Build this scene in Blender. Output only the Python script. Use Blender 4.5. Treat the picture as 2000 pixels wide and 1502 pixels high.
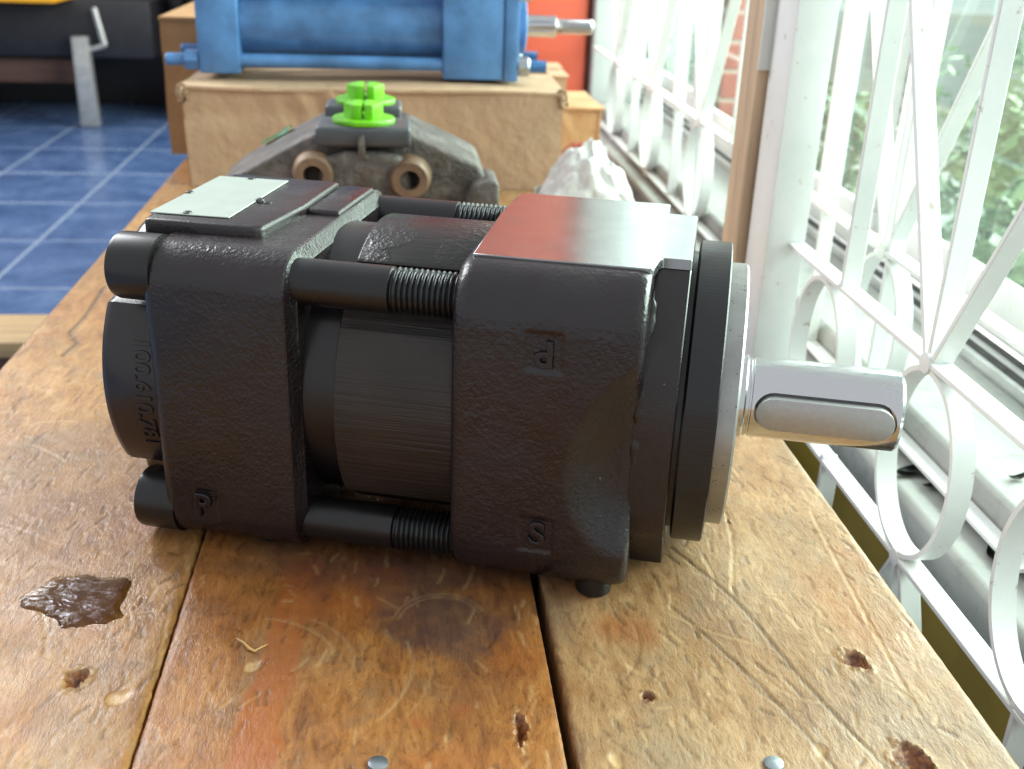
import bpy, bmesh, math, random
import numpy as np
from mathutils import Vector, Matrix

random.seed(7); rng = np.random.default_rng(7)
S = bpy.context.scene
COL = S.collection
for o in list(bpy.data.objects): bpy.data.objects.remove(o)

# ------------------------------------------------------------------ camera
cam = bpy.data.cameras.new('camera'); camo = bpy.data.objects.new('camera', cam); COL.objects.link(camo)
cam.sensor_width = 36.0; cam.lens = 37.53; cam.clip_start = 0.02; cam.clip_end = 200
right = Vector((0.99504448, -0.09387902, 0.03275981))
up = -Vector((-0.00789439, -0.40302484, -0.91515499))
back = -Vector((0.09911688, 0.91036131, -0.40176876))
M = Matrix((right, up, back)).transposed().to_4x4(); M.translation = Vector((0, 0, 0.36))
camo.matrix_world = M
cam.dof.use_dof = True; cam.dof.focus_distance = 0.575; cam.dof.aperture_fstop = 11.0
S.camera = camo

# ------------------------------------------------------------------ light
W = bpy.data.worlds.new('World'); S.world = W; W.use_nodes = True
bg = W.node_tree.nodes['Background']; bg.inputs[0].default_value = (0.93, 0.97, 1.0, 1); bg.inputs[1].default_value = 0.46

def area(name, loc, tgt, sx, sy, power, col):
    l = bpy.data.lights.new(name, 'AREA'); l.shape = 'RECTANGLE'; l.size = sx; l.size_y = sy
    l.energy = power; l.color = col
    o = bpy.data.objects.new(name, l); COL.objects.link(o); o.location = loc
    o.rotation_euler = (Vector(tgt) - Vector(loc)).to_track_quat('-Z', 'Y').to_euler()
    return o
area('window_daylight', (2.7, 1.5, 1.55), (0.0, 1.0, 0.45), 4.6, 2.1, 385, (1.0, 0.985, 0.96))
area('far_window_daylight', (1.85, 5.2, 1.75), (0.1, 0.7, 0.15), 2.2, 1.5, 40, (0.93, 0.97, 1.0))
area('left_back_fill', (-2.42, 3.35, 2.3), (-0.2, 0.6, 0.0), 1.7, 1.3, 72, (0.96, 0.98, 1.0))  # added fill: brightens the left planks and glints in the puddle

S.view_settings.view_transform = 'Standard'; S.view_settings.look = 'None'
S.view_settings.exposure = 0.85; S.view_settings.gamma = 1.0; S.view_settings.use_curve_mapping = False

# ------------------------------------------------------------------ materials
class N:
    def __init__(s, name):
        s.m = bpy.data.materials.new(name); s.m.use_nodes = True; s.t = s.m.node_tree
        s.b = s.t.nodes['Principled BSDF']; s.out = s.t.nodes['Material Output']
    def n(s, typ, **k):
        nd = s.t.nodes.new('ShaderNode' + typ)
        for a, v in k.items():
            if isinstance(v, (int, float, tuple, list)) and a in nd.inputs.keys(): nd.inputs[a].default_value = v
            else: setattr(nd, a, v)
        return nd
    def l(s, a, b): s.t.links.new(a, b)
    def coord(s, scale=(1, 1, 1), kind='Object', rot=(0, 0, 0)):
        tc = s.n('TexCoord'); mp = s.n('Mapping'); mp.inputs['Scale'].default_value = scale; mp.inputs['Rotation'].default_value = rot
        s.l(tc.outputs[kind], mp.inputs['Vector']); return mp.outputs['Vector']
    def noise(s, sc, detail=3, rough=.55, vec=None, dist=0.0):
        nd = s.n('TexNoise'); nd.inputs['Scale'].default_value = sc; nd.inputs['Detail'].default_value = detail
        nd.inputs['Roughness'].default_value = rough; nd.inputs['Distortion'].default_value = dist
        s.l(vec if vec is not None else s.coord(), nd.inputs['Vector']); return nd.outputs['Fac']
    def ramp(s, fac, stops):
        r = s.n('ValToRGB'); el = r.color_ramp.elements
        while len(el) < len(stops): el.new(.5)
        for e, (p, c) in zip(el, stops):
            e.position = p; e.color = (c, c, c, 1) if isinstance(c, (int, float)) else (*c, 1)
        s.l(fac, r.inputs['Fac']); return r.outputs['Color']
    def mix(s, fac, a, b, mode='MIX'):
        m = s.n('MixRGB'); m.blend_type = mode
        for sock, v in (('Fac', fac), ('Color1', a), ('Color2', b)):
            if isinstance(v, (int, float)): m.inputs[sock].default_value = v if sock == 'Fac' else (v, v, v, 1)
            elif isinstance(v, tuple): m.inputs[sock].default_value = (*v, 1)
            else: s.l(v, m.inputs[sock])
        return m.outputs['Color']
    def math(s, op, a, b=0.0, clamp=False):
        m = s.n('Math'); m.operation = op; m.use_clamp = clamp
        for i, v in enumerate((a, b)):
            if isinstance(v, (int, float)): m.inputs[i].default_value = v
            else: s.l(v, m.inputs[i])
        return m.outputs[0]
    def bump(s, h, strength=.3, dist=.001, normal=None):
        b = s.n('Bump'); b.inputs['Strength'].default_value = strength; b.inputs['Distance'].default_value = dist
        s.l(h, b.inputs['Height'])
        if normal is not None: s.l(normal, b.inputs['Normal'])
        return b.outputs['Normal']
    def set(s, **k):
        for a, v in k.items():
            sock = s.b.inputs[a.replace('_', ' ')]
            if isinstance(v, (int, float)): sock.default_value = v
            elif isinstance(v, tuple): sock.default_value = (*v, 1) if len(v) == 3 else v
            else: s.l(v, sock)
        return s.m

def simple(name, col, rough=.5, metal=0, var=.12, vscale=30, bump=.15, bscale=200, bdist=.0006, spec=.5):
    q = N(name); a = q.noise(vscale, 4)
    c0 = tuple(max(0, v * (1 - var)) for v in col); c1 = tuple(min(1, v * (1 + var)) for v in col)
    q.set(Base_Color=q.ramp(a, [(.3, c0), (.7, c1)]), Roughness=rough, Metallic=metal)
    q.b.inputs['Specular IOR Level'].default_value = spec
    if bump: q.set(Normal=q.bump(q.noise(bscale, 3), bump, bdist))
    return q.m

def paint_cast(name, scale=420, strength=.75, dist=.0011, rough=.25, col=(.0115, .0066, .0088)):
    q = N(name)
    v = q.coord()
    f = q.noise(scale, 2.5, .5, v); g = q.noise(scale * .3, 2, .5, v)
    h = q.math('ADD', q.math('MULTIPLY', f, .65), q.math('MULTIPLY', g, .5))
    big = q.noise(14, 3, .6, v)
    sp = q.n('TexVoronoi'); sp.inputs['Scale'].default_value = 95; q.l(v, sp.inputs['Vector'])
    speck = q.ramp(sp.outputs['Distance'], [(.045, 1.), (.07, 0.)])
    pick = q.ramp(q.noise(60, 1, .5, v), [(.62, 0.), (.66, 1.)])
    c = q.ramp(big, [(.3, tuple(x * .8 for x in col)), (.7, tuple(x * 1.25 for x in col))])
    dust = q.ramp(q.noise(22, 6, .72, v), [(.50, 0.), (.72, 1.)])
    c = q.mix(q.math('MULTIPLY', dust, .16), c, (.050, .040, .038))
    c = q.mix(q.math('MULTIPLY', q.math('MULTIPLY', speck, pick), .55), c, (.26, .22, .19))
    r = q.ramp(q.math('ADD', q.math('MULTIPLY', q.noise(35, 4, .6, v), .6), q.math('MULTIPLY', q.noise(9, 5, .7, v), .4)), [(.35, rough - .07), (.62, rough + .16)])
    q.b.inputs['Specular IOR Level'].default_value = .55
    bn = q.n('Bump'); bn.inputs['Distance'].default_value = dist; q.l(h, bn.inputs['Height'])
    q.l(q.ramp(q.noise(13, 4, .65, v), [(.34, strength * .35), (.66, strength * 1.25)]), bn.inputs['Strength'])
    return q.set(Base_Color=c, Roughness=r, Normal=bn.outputs['Normal'])

def paint_lined(name, axis_scale, rough=.38, strength=.5, col=(.022, .0185, .018), dist=.0006):
    q = N(name); v = q.coord(axis_scale); f = q.noise(1, 3, .6, v)
    r = q.ramp(q.noise(40, 3), [(.3, rough - .05), (.7, rough + .1)])
    return q.set(Base_Color=q.ramp(q.noise(25, 3), [(.3, tuple(x * .8 for x in col)), (.7, tuple(x * 1.3 for x in col))]),
                 Roughness=r, Normal=q.bump(f, strength, dist))

MAT = {}
MAT['cast'] = paint_cast('black_cast_paint')
MAT['cast_fine'] = paint_cast('black_cast_paint_fine', 520, .4, .0007, .27)
MAT['smooth_black'] = paint_lined('black_oxide_steel', (300, 60, 60), .30, .12, (.007, .006, .007), .0003)
MAT['ring_lined'] = paint_lined('black_turned_lines', (10, 430, 430), .42, .8, (.019, .013, .0108), .0009)
q = N('black_ring_patched'); v = q.coord()
ln = q.noise(1, 3, .6, q.coord((14, 520, 520))); cb = q.noise(330, 3, .55, v); mk = q.ramp(q.noise(30, 3, .5, q.coord((1, 1, .4))), [(.48, 0.), (.53, 1.)])
hh_ = q.mix(mk, q.math('MULTIPLY', ln, .5), cb)
MAT['ring_patched'] = q.set(Base_Color=(.008, .006, .006), Roughness=q.ramp(q.noise(40, 3, .6, v), [(.3, .26), (.7, .40)]), Normal=q.bump(hh_, .8, .0011))
MAT['flange_lined'] = paint_lined('black_flange_turned', (24, 620, 620), .34, .35, (.008, .0068, .0085), .0005)
MAT['thread'] = simple('thread_steel', (.035, .035, .038), .26, .75, .2, 200, .1, 600, .0002)

q = N('machined_top'); v = q.coord()
MAT['machined'] = q.set(Base_Color=q.ramp(q.noise(60, 5, .6, v), [(.3, (.27, .275, .285)), (.7, (.33, .335, .345))]),
    Metallic=.85, Roughness=q.ramp(q.noise(45, 4, .6, v), [(.3, .14), (.7, .20)]), Normal=q.bump(q.noise(900, 2, .5, v), .12, .0003))
q = N('pilot_ring'); v = q.coord()
pit = q.n('TexVoronoi'); pit.inputs['Scale'].default_value = 420; q.l(v, pit.inputs['Vector'])
pits = q.math('MULTIPLY', q.ramp(pit.outputs['Distance'], [(.18, 1.), (.26, 0.)]), q.ramp(q.noise(70, 3, .6, v), [(.5, 0.), (.58, 1.)]))
MAT['pilot'] = q.set(Base_Color=q.mix(q.math('MULTIPLY', pits, .8), q.ramp(q.noise(40, 4, .6, v), [(.3, (.30, .30, .295)), (.7, (.40, .40, .39))]), (.10, .10, .10)),
    Metallic=.9, Roughness=.40, Normal=q.bump(q.noise(1, 2, .5, q.coord((40, 900, 900))), .1, .0003))
q = N('bright_shaft'); v = q.coord((700, 8, 8))
MAT['shaft'] = q.set(Base_Color=(.58, .585, .60), Metallic=1.0, Roughness=q.ramp(q.noise(1, 2, .5, v), [(.3, .12), (.7, .20)]), Normal=q.bump(q.noise(1, 2, .5, v), .04, .0002))
MAT['key'] = simple('key_steel', (.43, .42, .43), .42, .85, .06, 300, .15, 900, .0003)
MAT['plate'] = simple('nameplate_aluminium', (.42, .45, .42), .45, .3, .05, 60, .1, 300, .0003)
MAT['rivet'] = simple('rivet_steel', (.09, .09, .09), .35, .8, .1, 100, 0)
MAT['cardboard'] = None
def cardboard(name, c, wav=True):
    q = N(name); v = q.coord()
    big = q.noise(7, 5, .6, v); fl = q.n('TexWave'); fl.inputs['Scale'].default_value = 55; fl.inputs['Distortion'].default_value = 3.5
    fl.inputs['Detail'].default_value = 2; q.l(v, fl.inputs['Vector'])
    col = q.ramp(big, [(.25, tuple(x * .80 for x in c)), (.75, tuple(min(1, x * 1.12) for x in c))])
    col = q.mix(q.math('MULTIPLY', fl.outputs['Fac'], .01), col, tuple(x * .62 for x in c))
    h = q.math('ADD', q.math('MULTIPLY', fl.outputs['Fac'], .01), q.math('MULTIPLY', q.noise(25, 4, .6, v), 1.0))
    return q.set(Base_Color=col, Roughness=.8, Normal=q.bump(h, .55, .010))
MAT['cardboard'] = cardboard('cardboard_tan', (.48, .31, .195))
MAT['cardboard2'] = cardboard('cardboard_brown', (.40, .21, .085))
MAT['cardboard3'] = cardboard('cardboard_orange', (.50, .28, .14))
MAT['blue'] = simple('blue_enamel', (.075, .19, .41), .36, 0, .30, 26, .12, 70, .002)
MAT['steel'] = simple('rod_steel', (.62, .61, .60), .2, 1, .05, 60, .05, 300)
MAT['zinc'] = simple('zinc_bolt', (.38, .42, .46), .32, .9, .15, 120, .1, 300)
MAT['green'] = simple('green_plastic', (.15, .50, .010), .36, 0, .22, 60, .05, 200)
MAT['greenwrap'] = simple('green_wrapper', (.05, .30, .12), .4, 0, .3, 40, .3, 60, .003)
def castiron():
    q = N('raw_cast_iron'); v = q.coord()
    c = q.ramp(q.noise(28, 6, .65, v), [(.25, (.045, .036, .032)), (.5, (.105, .088, .078)), (.78, (.25, .225, .21))])
    c = q.mix(q.math('MULTIPLY', q.ramp(q.noise(18, 4, .6, v), [(.55, 0.), (.7, 1.)]), .5), c, (.14, .075, .04))
    return q.set(Base_Color=c, Roughness=.46, Metallic=.35, Normal=q.bump(q.noise(150, 5, .65, v), .8, .004))
MAT['iron'] = castiron()
MAT['rust'] = simple('rusty_boss', (.22, .14, .09), .55, .3, .3, 60, .3, 200, .001)
MAT['irontop'] = simple('machined_grey_iron', (.10, .105, .115), .45, .5, .12, 50, .1, 300)
MAT['hole'] = simple('bore_dark', (.012, .010, .009), .6, .2, .2, 60, 0)
MAT['white'] = None
q = N('white_paint_metal'); v = q.coord()
ch = q.ramp(q.noise(70, 5, .7, v), [(.64, 0.), (.69, 1.)]); gr_ = q.ramp(q.noise(16, 5, .7, v), [(.5, 0.), (.75, 1.)])
MAT['white'] = q.set(Base_Color=q.mix(q.math('MULTIPLY', ch, .6), q.mix(q.math('MULTIPLY', gr_, .20), q.ramp(q.noise(12, 4, .6, v), [(.3, (.70, .71, .71)), (.7, (.80, .80, .79))]), (.55, .53, .48)), (.36, .24, .15)),
    Roughness=.42, Normal=q.bump(q.noise(150, 3, .5, v), .12, .0008))
q = N('sill_plaster'); v = q.coord()
dirt = q.ramp(q.noise(26, 6, .7, v), [(.54, 0.), (.74, 1.)])
streak = q.ramp(q.noise(1, 4, .6, q.coord((60, 9, 20))), [(.55, 0.), (.75, 1.)])
c = q.mix(q.math('MULTIPLY', dirt, .55), (.34, .34, .325), (.11, .105, .09)); c = q.mix(q.math('MULTIPLY', streak, .25), c, (.21, .20, .18))
MAT['sill'] = q.set(Base_Color=c, Roughness=.6, Normal=q.bump(q.noise(120, 5, .6, v), .3, .001))
MAT['olive'] = simple('mustard_wall_paint', (.27, .185, .02), .6, 0, .12, 20, .2, 150)
MAT['alu'] = simple('window_track_aluminium', (.60, .62, .62), .38, .6, .12, 30, .1, 200)
MAT['dark_gap'] = simple('track_groove_dark', (.05, .05, .048), .7, 0, .3, 80, .2, 300)
def wood(name, c, dark=.55, scale=(30, 30, 3)):
    q = N(name); v = q.coord(scale); g = q.noise(1, 5, .62, v, .8)
    col = q.ramp(g, [(.3, tuple(x * dark for x in c)), (.52, c), (.75, tuple(min(1, x * 1.2) for x in c))])
    return q.set(Base_Color=col, Roughness=.6, Normal=q.bump(g, .3, .0012))
MAT['stud'] = wood('weathered_stud', (.52, .37, .25), .68, (60, 60, 4))
MAT['railwood'] = wood('bench_pine', (.62, .43, .22), .7, (4, 40, 40))
MAT['darkwood'] = wood('dark_stained_board', (.085, .04, .028), .5, (4, 30, 30))
MAT['legwood'] = wood('leg_timber', (.40, .26, .12), .6, (30, 30, 3))
MAT['red'] = simple('red_lacquer', (.60, .095, .050), .38, 0, .06, 4, .04, 40)
MAT['wallwhite'] = simple('white_wall_paint', (.66, .67, .66), .6, 0, .05, 6, .15, 90, .002)
MAT['blackplastic'] = simple('black_plastic', (.012, .011, .014), .45, 0, .3, 20, .2, 80)
MAT['yellow'] = simple('yellow_enamel', (.72, .33, .015), .4, 0, .08, 12, .05, 60)
MAT['legsteel'] = simple('chromed_leg', (.45, .45, .44), .3, .6, .15, 30, .1, 100)
MAT['grout'] = simple('tile_grout', (.19, .24, .33), .7, 0, .2, 20, .2, 100)
q = N('blue_floor_tile'); v = q.coord(kind='Object')
oi = q.n('ObjectInfo')
tc = q.n('TexCoord'); mp = q.n('Mapping'); q.l(tc.outputs['Object'], mp.inputs['Vector'])
cmb = q.n('CombineXYZ'); q.l(q.math('MULTIPLY', oi.outputs['Random'], 37.), cmb.inputs[0]); q.l(q.math('MULTIPLY', oi.outputs['Random'], 11.), cmb.inputs[1]); q.l(cmb.outputs[0], mp.inputs['Location'])
v = mp.outputs['Vector']
tcol = q.ramp(q.noise(6, 6, .65, v, .6), [(.28, (.035, .072, .175)), (.5, (.068, .120, .255)), (.66, (.11, .17, .32)), (.8, (.23, .30, .42))])
MAT['tile'] = q.set(Base_Color=tcol, Roughness=q.ramp(q.noise(10, 4, .6, v), [(.3, .16), (.7, .34)]), Normal=q.bump(q.noise(9, 3, .5, v), .08, .004))
q = N('crumpled_film'); v = q.coord()
MAT['bag'] = q.set(Base_Color=(.66, .65, .64), Roughness=.35, Normal=q.bump(q.noise(60, 4, .6, v, 1.5), .5, .004))
q.b.inputs['Subsurface Weight'].default_value = .15; q.b.inputs['Subsurface Radius'].default_value = (.01, .01, .01)
MAT['redbag'] = simple('red_wrapper', (.34, .05, .025), .35, 0, .3, 30, .4, 50, .004)
MAT['leafdry'] = simple('blackened_leaf', (.030, .032, .028), .6, 0, .4, 60, .3, 200, .001)
MAT['brick'] = simple('red_brick', (.24, .06, .042), .75, 0, .25, 14, .4, 80, .004)
MAT['mortar'] = simple('pale_mortar', (.34, .32, .29), .85, 0, .1, 20, .3, 90, .003)
MAT['ground_out'] = simple('pale_concrete', (.52, .54, .49), .8, 0, .15, 3, .3, 20, .01)
MAT['leaf'] = None
q = N('shrub_leaf'); oi = q.n('ObjectInfo'); v = q.coord()
MAT['leaf'] = q.set(Base_Color=q.ramp(q.noise(6, 3, .6, v), [(.3, (.09, .16, .09)), (.55, (.16, .25, .14)), (.8, (.27, .36, .22))]), Roughness=.5)
q.b.inputs['Transmission Weight'].default_value = 0.0
MAT['twig'] = simple('twig_bark', (.10, .07, .045), .8)
MAT['chip'] = simple('fresh_wood_chip', (.62, .36, .13), .6, 0, .2, 90, .3, 200)
# thin window glass: fresnel mix of tinted clear pane and mirror
q = N('window_glass'); q.t.nodes.remove(q.b)
fr = q.n('Fresnel'); fr.inputs['IOR'].default_value = 1.45
tr = q.n('BsdfTransparent'); tr.inputs['Color'].default_value = (.82, .93, .88, 1)
gl = q.n('BsdfGlossy'); gl.inputs['Roughness'].default_value = .02; gl.inputs['Color'].default_value = (.95, 1, .98, 1)
mx = q.n('MixShader'); geo = q.n('NewGeometry'); q.l(q.math('MULTIPLY', fr.outputs[0], q.math('SUBTRACT', 1.0, geo.outputs['Backfacing'])), mx.inputs[0]); q.l(tr.outputs[0], mx.inputs[1]); q.l(gl.outputs[0], mx.inputs[2]); dsh = q.n('BsdfTranslucent'); dsh.inputs['Color'].default_value = (.80, .84, .82, 1); m2 = q.n('MixShader')
q.l(q.ramp(q.noise(5, 5, .65), [(.3, .008), (.7, .028)]), m2.inputs[0]); q.l(mx.outputs[0], m2.inputs[1]); q.l(dsh.outputs[0], m2.inputs[2]); q.l(m2.outputs[0], q.out.inputs['Surface'])
MAT['glass'] = q.m
# clear brown oil
q = N('oil_film'); q.t.nodes.remove(q.b); v = q.coord()
rip = q.math('ADD', q.math('MULTIPLY', q.noise(150, 3, .6, q.coord((1, 2.2, 1)), .9), .35), q.math('MULTIPLY', q.noise(45, 2, .5, q.coord((1, 1.6, 1)), .4), 1.0))
nb = q.bump(rip, .8, .0030)
fr = q.n('Fresnel'); fr.inputs['IOR'].default_value = 1.45
tr = q.n('BsdfTransparent'); tr.inputs['Color'].default_value = (.97, .90, .78, 1)
gl = q.n('BsdfGlossy'); gl.inputs['Roughness'].default_value = .04; q.l(nb, gl.inputs['Normal'])
mx = q.n('MixShader'); q.l(fr.outputs[0], mx.inputs[0]); q.l(tr.outputs[0], mx.inputs[1]); q.l(gl.outputs[0], mx.inputs[2]); q.l(mx.outputs[0], q.out.inputs['Surface'])
MAT['oil'] = q.m

# bench plank: base timber + painted-on wear and pump shade masks stored per vertex
def plank_mat(name, c_lo, c_mid, c_hi, grey):
    q = N(name); v = q.coord()
    fib = q.noise(1, 6, .68, q.coord((95, 26, 60)), 1.2)
    fine = q.noise(1, 4, .7, q.coord((520, 190, 300)), .6)
    cloud = q.noise(9, 6, .62, v, .7)
    col = q.ramp(q.math('ADD', q.math('MULTIPLY', fib, .62), q.math('MULTIPLY', cloud, .40)), [(.34, c_lo), (.52, c_mid), (.68, c_hi)])
    gm = q.ramp(q.noise(11, 6, .7, q.coord((1, .8, 1)), .6), [(.50, 0.), (.66, 1.)])
    col = q.mix(q.math('MULTIPLY', gm, .70), col, grey)
    om = q.ramp(q.noise(7, 5, .65, q.coord((1.3, .7, 1), rot=(0, 0, .4)), .8), [(.55, 0.), (.70, 1.)])
    col = q.mix(q.math('MULTIPLY', om, .55), col, (.40, .135, .030))
    col = q.mix(q.math('MULTIPLY', q.ramp(fine, [(.32, 1.), (.47, 0.)]), .45), col, tuple(x * .42 for x in c_lo))
    col = q.mix(q.math('MULTIPLY', q.ramp(fine, [(.60, 0.), (.74, 1.)]), .30), col, tuple(min(1, x * 1.35) for x in c_hi))
    at = q.n('Attribute'); at.attribute_name = 'wear'; sx = q.n('SeparateColor'); q.l(at.outputs['Color'], sx.inputs[0])
    a2 = q.n('Attribute'); a2.attribute_name = 'wear2'; s2 = q.n('SeparateColor'); q.l(a2.outputs['Color'], s2.inputs[0])
    brk = q.ramp(q.noise(45, 5, .7, v), [(.25, .55), (.7, 1.)])
    col = q.mix(q.math('MULTIPLY', q.math('MULTIPLY', sx.outputs[1], brk), .80), col, (.36, .095, .022))      # red stain
    col = q.mix(q.math('MULTIPLY', q.math('MULTIPLY', sx.outputs[0], brk), .86), col, (.060, .034, .036))     # oil stain, with pump shade painted in
    col = q.mix(q.math('MULTIPLY', s2.outputs[0], .75), col, (.055, .030, .014))                              # dark scratch
    col = q.mix(q.math('MULTIPLY', s2.outputs[1], .50), col, (.66, .43, .21))                                 # pale scratch
    col = q.mix(sx.outputs[2], col, q.ramp(q.noise(260, 4, .7, v), [(.35, (.07, .020, .008)), (.6, (.30, .10, .03)), (.75, (.62, .34, .14))]))  # torn fibre
    col = q.mix(q.math('MULTIPLY', s2.outputs[2], .40), col, (.22, .10, .028))                               # wet edge
    h = q.math('ADD', q.math('MULTIPLY', fib, .5), q.math('MULTIPLY', fine, .8))
    rough = q.ramp(q.noise(30, 4, .6, v), [(.3, .27), (.7, .46)])
    rough = q.mix(s2.outputs[2], rough, .16)
    return q.set(Base_Color=col, Roughness=rough, Normal=q.bump(h, .42, .0011))

# ------------------------------------------------------------------ helpers
def tag(o, label=None, cat=None, group=None, kind=None):
    if label: o['label'] = label
    if cat: o['category'] = cat
    if group: o['group'] = group
    if kind: o['kind'] = kind
    return o
def empty(name, loc=(0, 0, 0), rz=0, **k):
    o = bpy.data.objects.new(name, None); COL.objects.link(o); o.location = loc; o.rotation_euler = (0, 0, rz)
    o.empty_display_size = .02
    return tag(o, **k)
def mobj(name, verts, faces, mat, parent=None, sharp=35, smooth=True):
    me = bpy.data.meshes.new(name); me.from_pydata([tuple(v) for v in verts], [], faces); me.update()
    bm = bmesh.new(); bm.from_mesh(me); bmesh.ops.recalc_face_normals(bm, faces=bm.faces); bm.to_mesh(me); bm.free()
    return finish(name, me, mat, parent, sharp, smooth)
def finish(name, me, mat, parent=None, sharp=35, smooth=True):
    if isinstance(mat, str): mat = MAT[mat]
    if not me.materials: me.materials.append(mat)
    if smooth:
        me.polygons.foreach_set('use_smooth', [True] * len(me.polygons))
        if sharp: me.set_sharp_from_angle(angle=math.radians(sharp))
    o = bpy.data.objects.new(name, me); COL.objects.link(o); o.parent = parent
    return o
def from_bm(name, bm, mat, parent=None, sharp=35, smooth=True):
    bmesh.ops.recalc_face_normals(bm, faces=bm.faces)
    me = bpy.data.meshes.new(name); bm.to_mesh(me); bm.free()
    return finish(name, me, mat, parent, sharp, smooth)
def bevel_bm(bm, w, seg=2, ang=30):
    es = [e for e in bm.edges if len(e.link_faces) == 2 and e.calc_face_angle(0) > math.radians(ang)]
    if w > 0 and es: bmesh.ops.bevel(bm, geom=es, offset=w, segments=seg, profile=.5, affect='EDGES', clamp_overlap=True)
def box(name, x0, x1, y0, y1, z0, z1, mat, parent=None, bev=.002, seg=2):
    bm = bmesh.new(); bmesh.ops.create_cube(bm, size=1)
    for v in bm.verts: v.co = ((x0 + x1) / 2 + v.co.x * (x1 - x0), (y0 + y1) / 2 + v.co.y * (y1 - y0), (z0 + z1) / 2 + v.co.z * (z1 - z0))
    bevel_bm(bm, bev, seg)
    return from_bm(name, bm, mat, parent)
def prism(name, poly, axis, a0, a1, mat, parent=None, bev=0, seg=2, sharp=35):
    """extrude polygon: axis 'z' poly=(x,y); axis 'y' poly=(x,z); axis 'x' poly=(y,z)"""
    def P(p, a): return {'z': (p[0], p[1], a), 'y': (p[0], a, p[1]), 'x': (a, p[0], p[1])}[axis]
    n = len(poly); vs = [P(p, a0) for p in poly] + [P(p, a1) for p in poly]
    bm = bmesh.new(); bv = [bm.verts.new(v) for v in vs]
    bm.faces.new(bv[:n]); bm.faces.new(bv[n:][::-1])
    for i in range(n): bm.faces.new((bv[i], bv[(i + 1) % n], bv[n + (i + 1) % n], bv[n + i]))
    bmesh.ops.recalc_face_normals(bm, faces=bm.faces)
    bevel_bm(bm, bev, seg)
    return from_bm(name, bm, mat, parent, sharp)
def loft(name, prof, cen, stations, mat, parent=None, axis='x', sharp=35, caps=True):
    """prof: (u,v) around centre cen=(u,v); stations: (a, scale) along axis"""
    n = len(prof); vs = []
    for a, sc in stations:
        for (u, w) in prof:
            U, V_ = cen[0] + u * sc, cen[1] + w * sc
            vs.append({'x': (a, U, V_), 'y': (U, a, V_), 'z': (U, V_, a)}[axis])
    fs = []
    for k in range(len(stations) - 1):
        for i in range(n):
            j = (i + 1) % n; fs.append((k * n + i, k * n + j, (k + 1) * n + j, (k + 1) * n + i))
    if caps: fs.append(tuple(range(n))); fs.append(tuple(range((len(stations) - 1) * n, len(stations) * n)))
    return mobj(name, vs, fs, mat, parent, sharp)
def circle(r, n=48, ph=0): return [(r * math.cos(2 * math.pi * i / n + ph), r * math.sin(2 * math.pi * i / n + ph)) for i in range(n)]
def lathe(name, cen, prof, mat, parent=None, axis='x', n=48, sharp=35, caps=True):
    """prof: (a, r)"""
    return loft(name, circle(1.0, n), cen, prof, mat, parent, axis, sharp, caps)
def rsquare(hy, hz, r, n=8):
    out = []
    for cx, cz, a0 in ((hy - r, hz - r, 0), (-hy + r, hz - r, 90), (-hy + r, -hz + r, 180), (hy - r, -hz + r, 270)):
        for i in range(n + 1):
            a = math.radians(a0 + 90 * i / n); out.append((cx + r * math.cos(a), cz + r * math.sin(a)))
    return out
def bool_cut(o, cutters):
    for c in cutters:
        m = o.modifiers.new('cut', 'BOOLEAN'); m.object = c; m.operation = 'DIFFERENCE'; m.solver = 'EXACT'
    dg = bpy.context.evaluated_depsgraph_get(); me = bpy.data.meshes.new_from_object(o.evaluated_get(dg))
    o.modifiers.clear(); old = o.data; o.data = me
    me.polygons.foreach_set('use_smooth', [True] * len(me.polygons)); me.set_sharp_from_angle(angle=math.radians(32))
    bpy.data.meshes.remove(old)
    w = o.modifiers.new('normals', 'WEIGHTED_NORMAL'); w.keep_sharp = True; w.weight = 80
    for c in cutters: bpy.data.objects.remove(c)
def text_mesh(name, body, size, extrude, mat, parent, mtx, bend_r=None, bevel=.0003):
    cu = bpy.data.curves.new(name, 'FONT'); cu.body = body; cu.size = size; cu.extrude = extrude; cu.align_x = 'CENTER'; cu.align_y = 'CENTER'
    cu.bevel_depth = bevel; cu.bevel_resolution = 1
    t = bpy.data.objects.new('tmp', cu); COL.objects.link(t)
    dg = bpy.context.evaluated_depsgraph_get(); me = bpy.data.meshes.new_from_object(t.evaluated_get(dg))
    bpy.data.objects.remove(t); bpy.data.curves.remove(cu)
    me.transform(mtx); me.materials.clear()
    if bend_r:
        cy, cz, R0 = bend_r
        for v in me.vertices:
            d = v.co.z - cz; v.co.y = v.co.y + (R0 - math.sqrt(max(1e-6, R0 * R0 - d * d)))
    return finish(name, me, mat, parent, 30)
def copy_tree(o, parent=None):
    c = o.copy(); COL.objects.link(c); c.parent = parent
    for ch in o.children: copy_tree(ch, c)
    return c
def tube_bar(name, p0, p1, r, mat, parent=None, n=12, r1=None):
    p0, p1 = Vector(p0), Vector(p1); d = (p1 - p0); L_ = d.length; qq = d.to_track_quat('Z', 'Y').to_matrix()
    vs = []; r1 = r if r1 is None else r1
    for a, rr in ((0, r), (L_, r1)):
        for u, w in circle(rr, n): vs.append(p0 + qq @ Vector((u, w, a)))
    fs = [(i, (i + 1) % n, n + (i + 1) % n, n + i) for i in range(n)] + [tuple(range(n)), tuple(range(n, 2 * n))]
    return mobj(name, vs, fs, mat, parent, 40)

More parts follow.
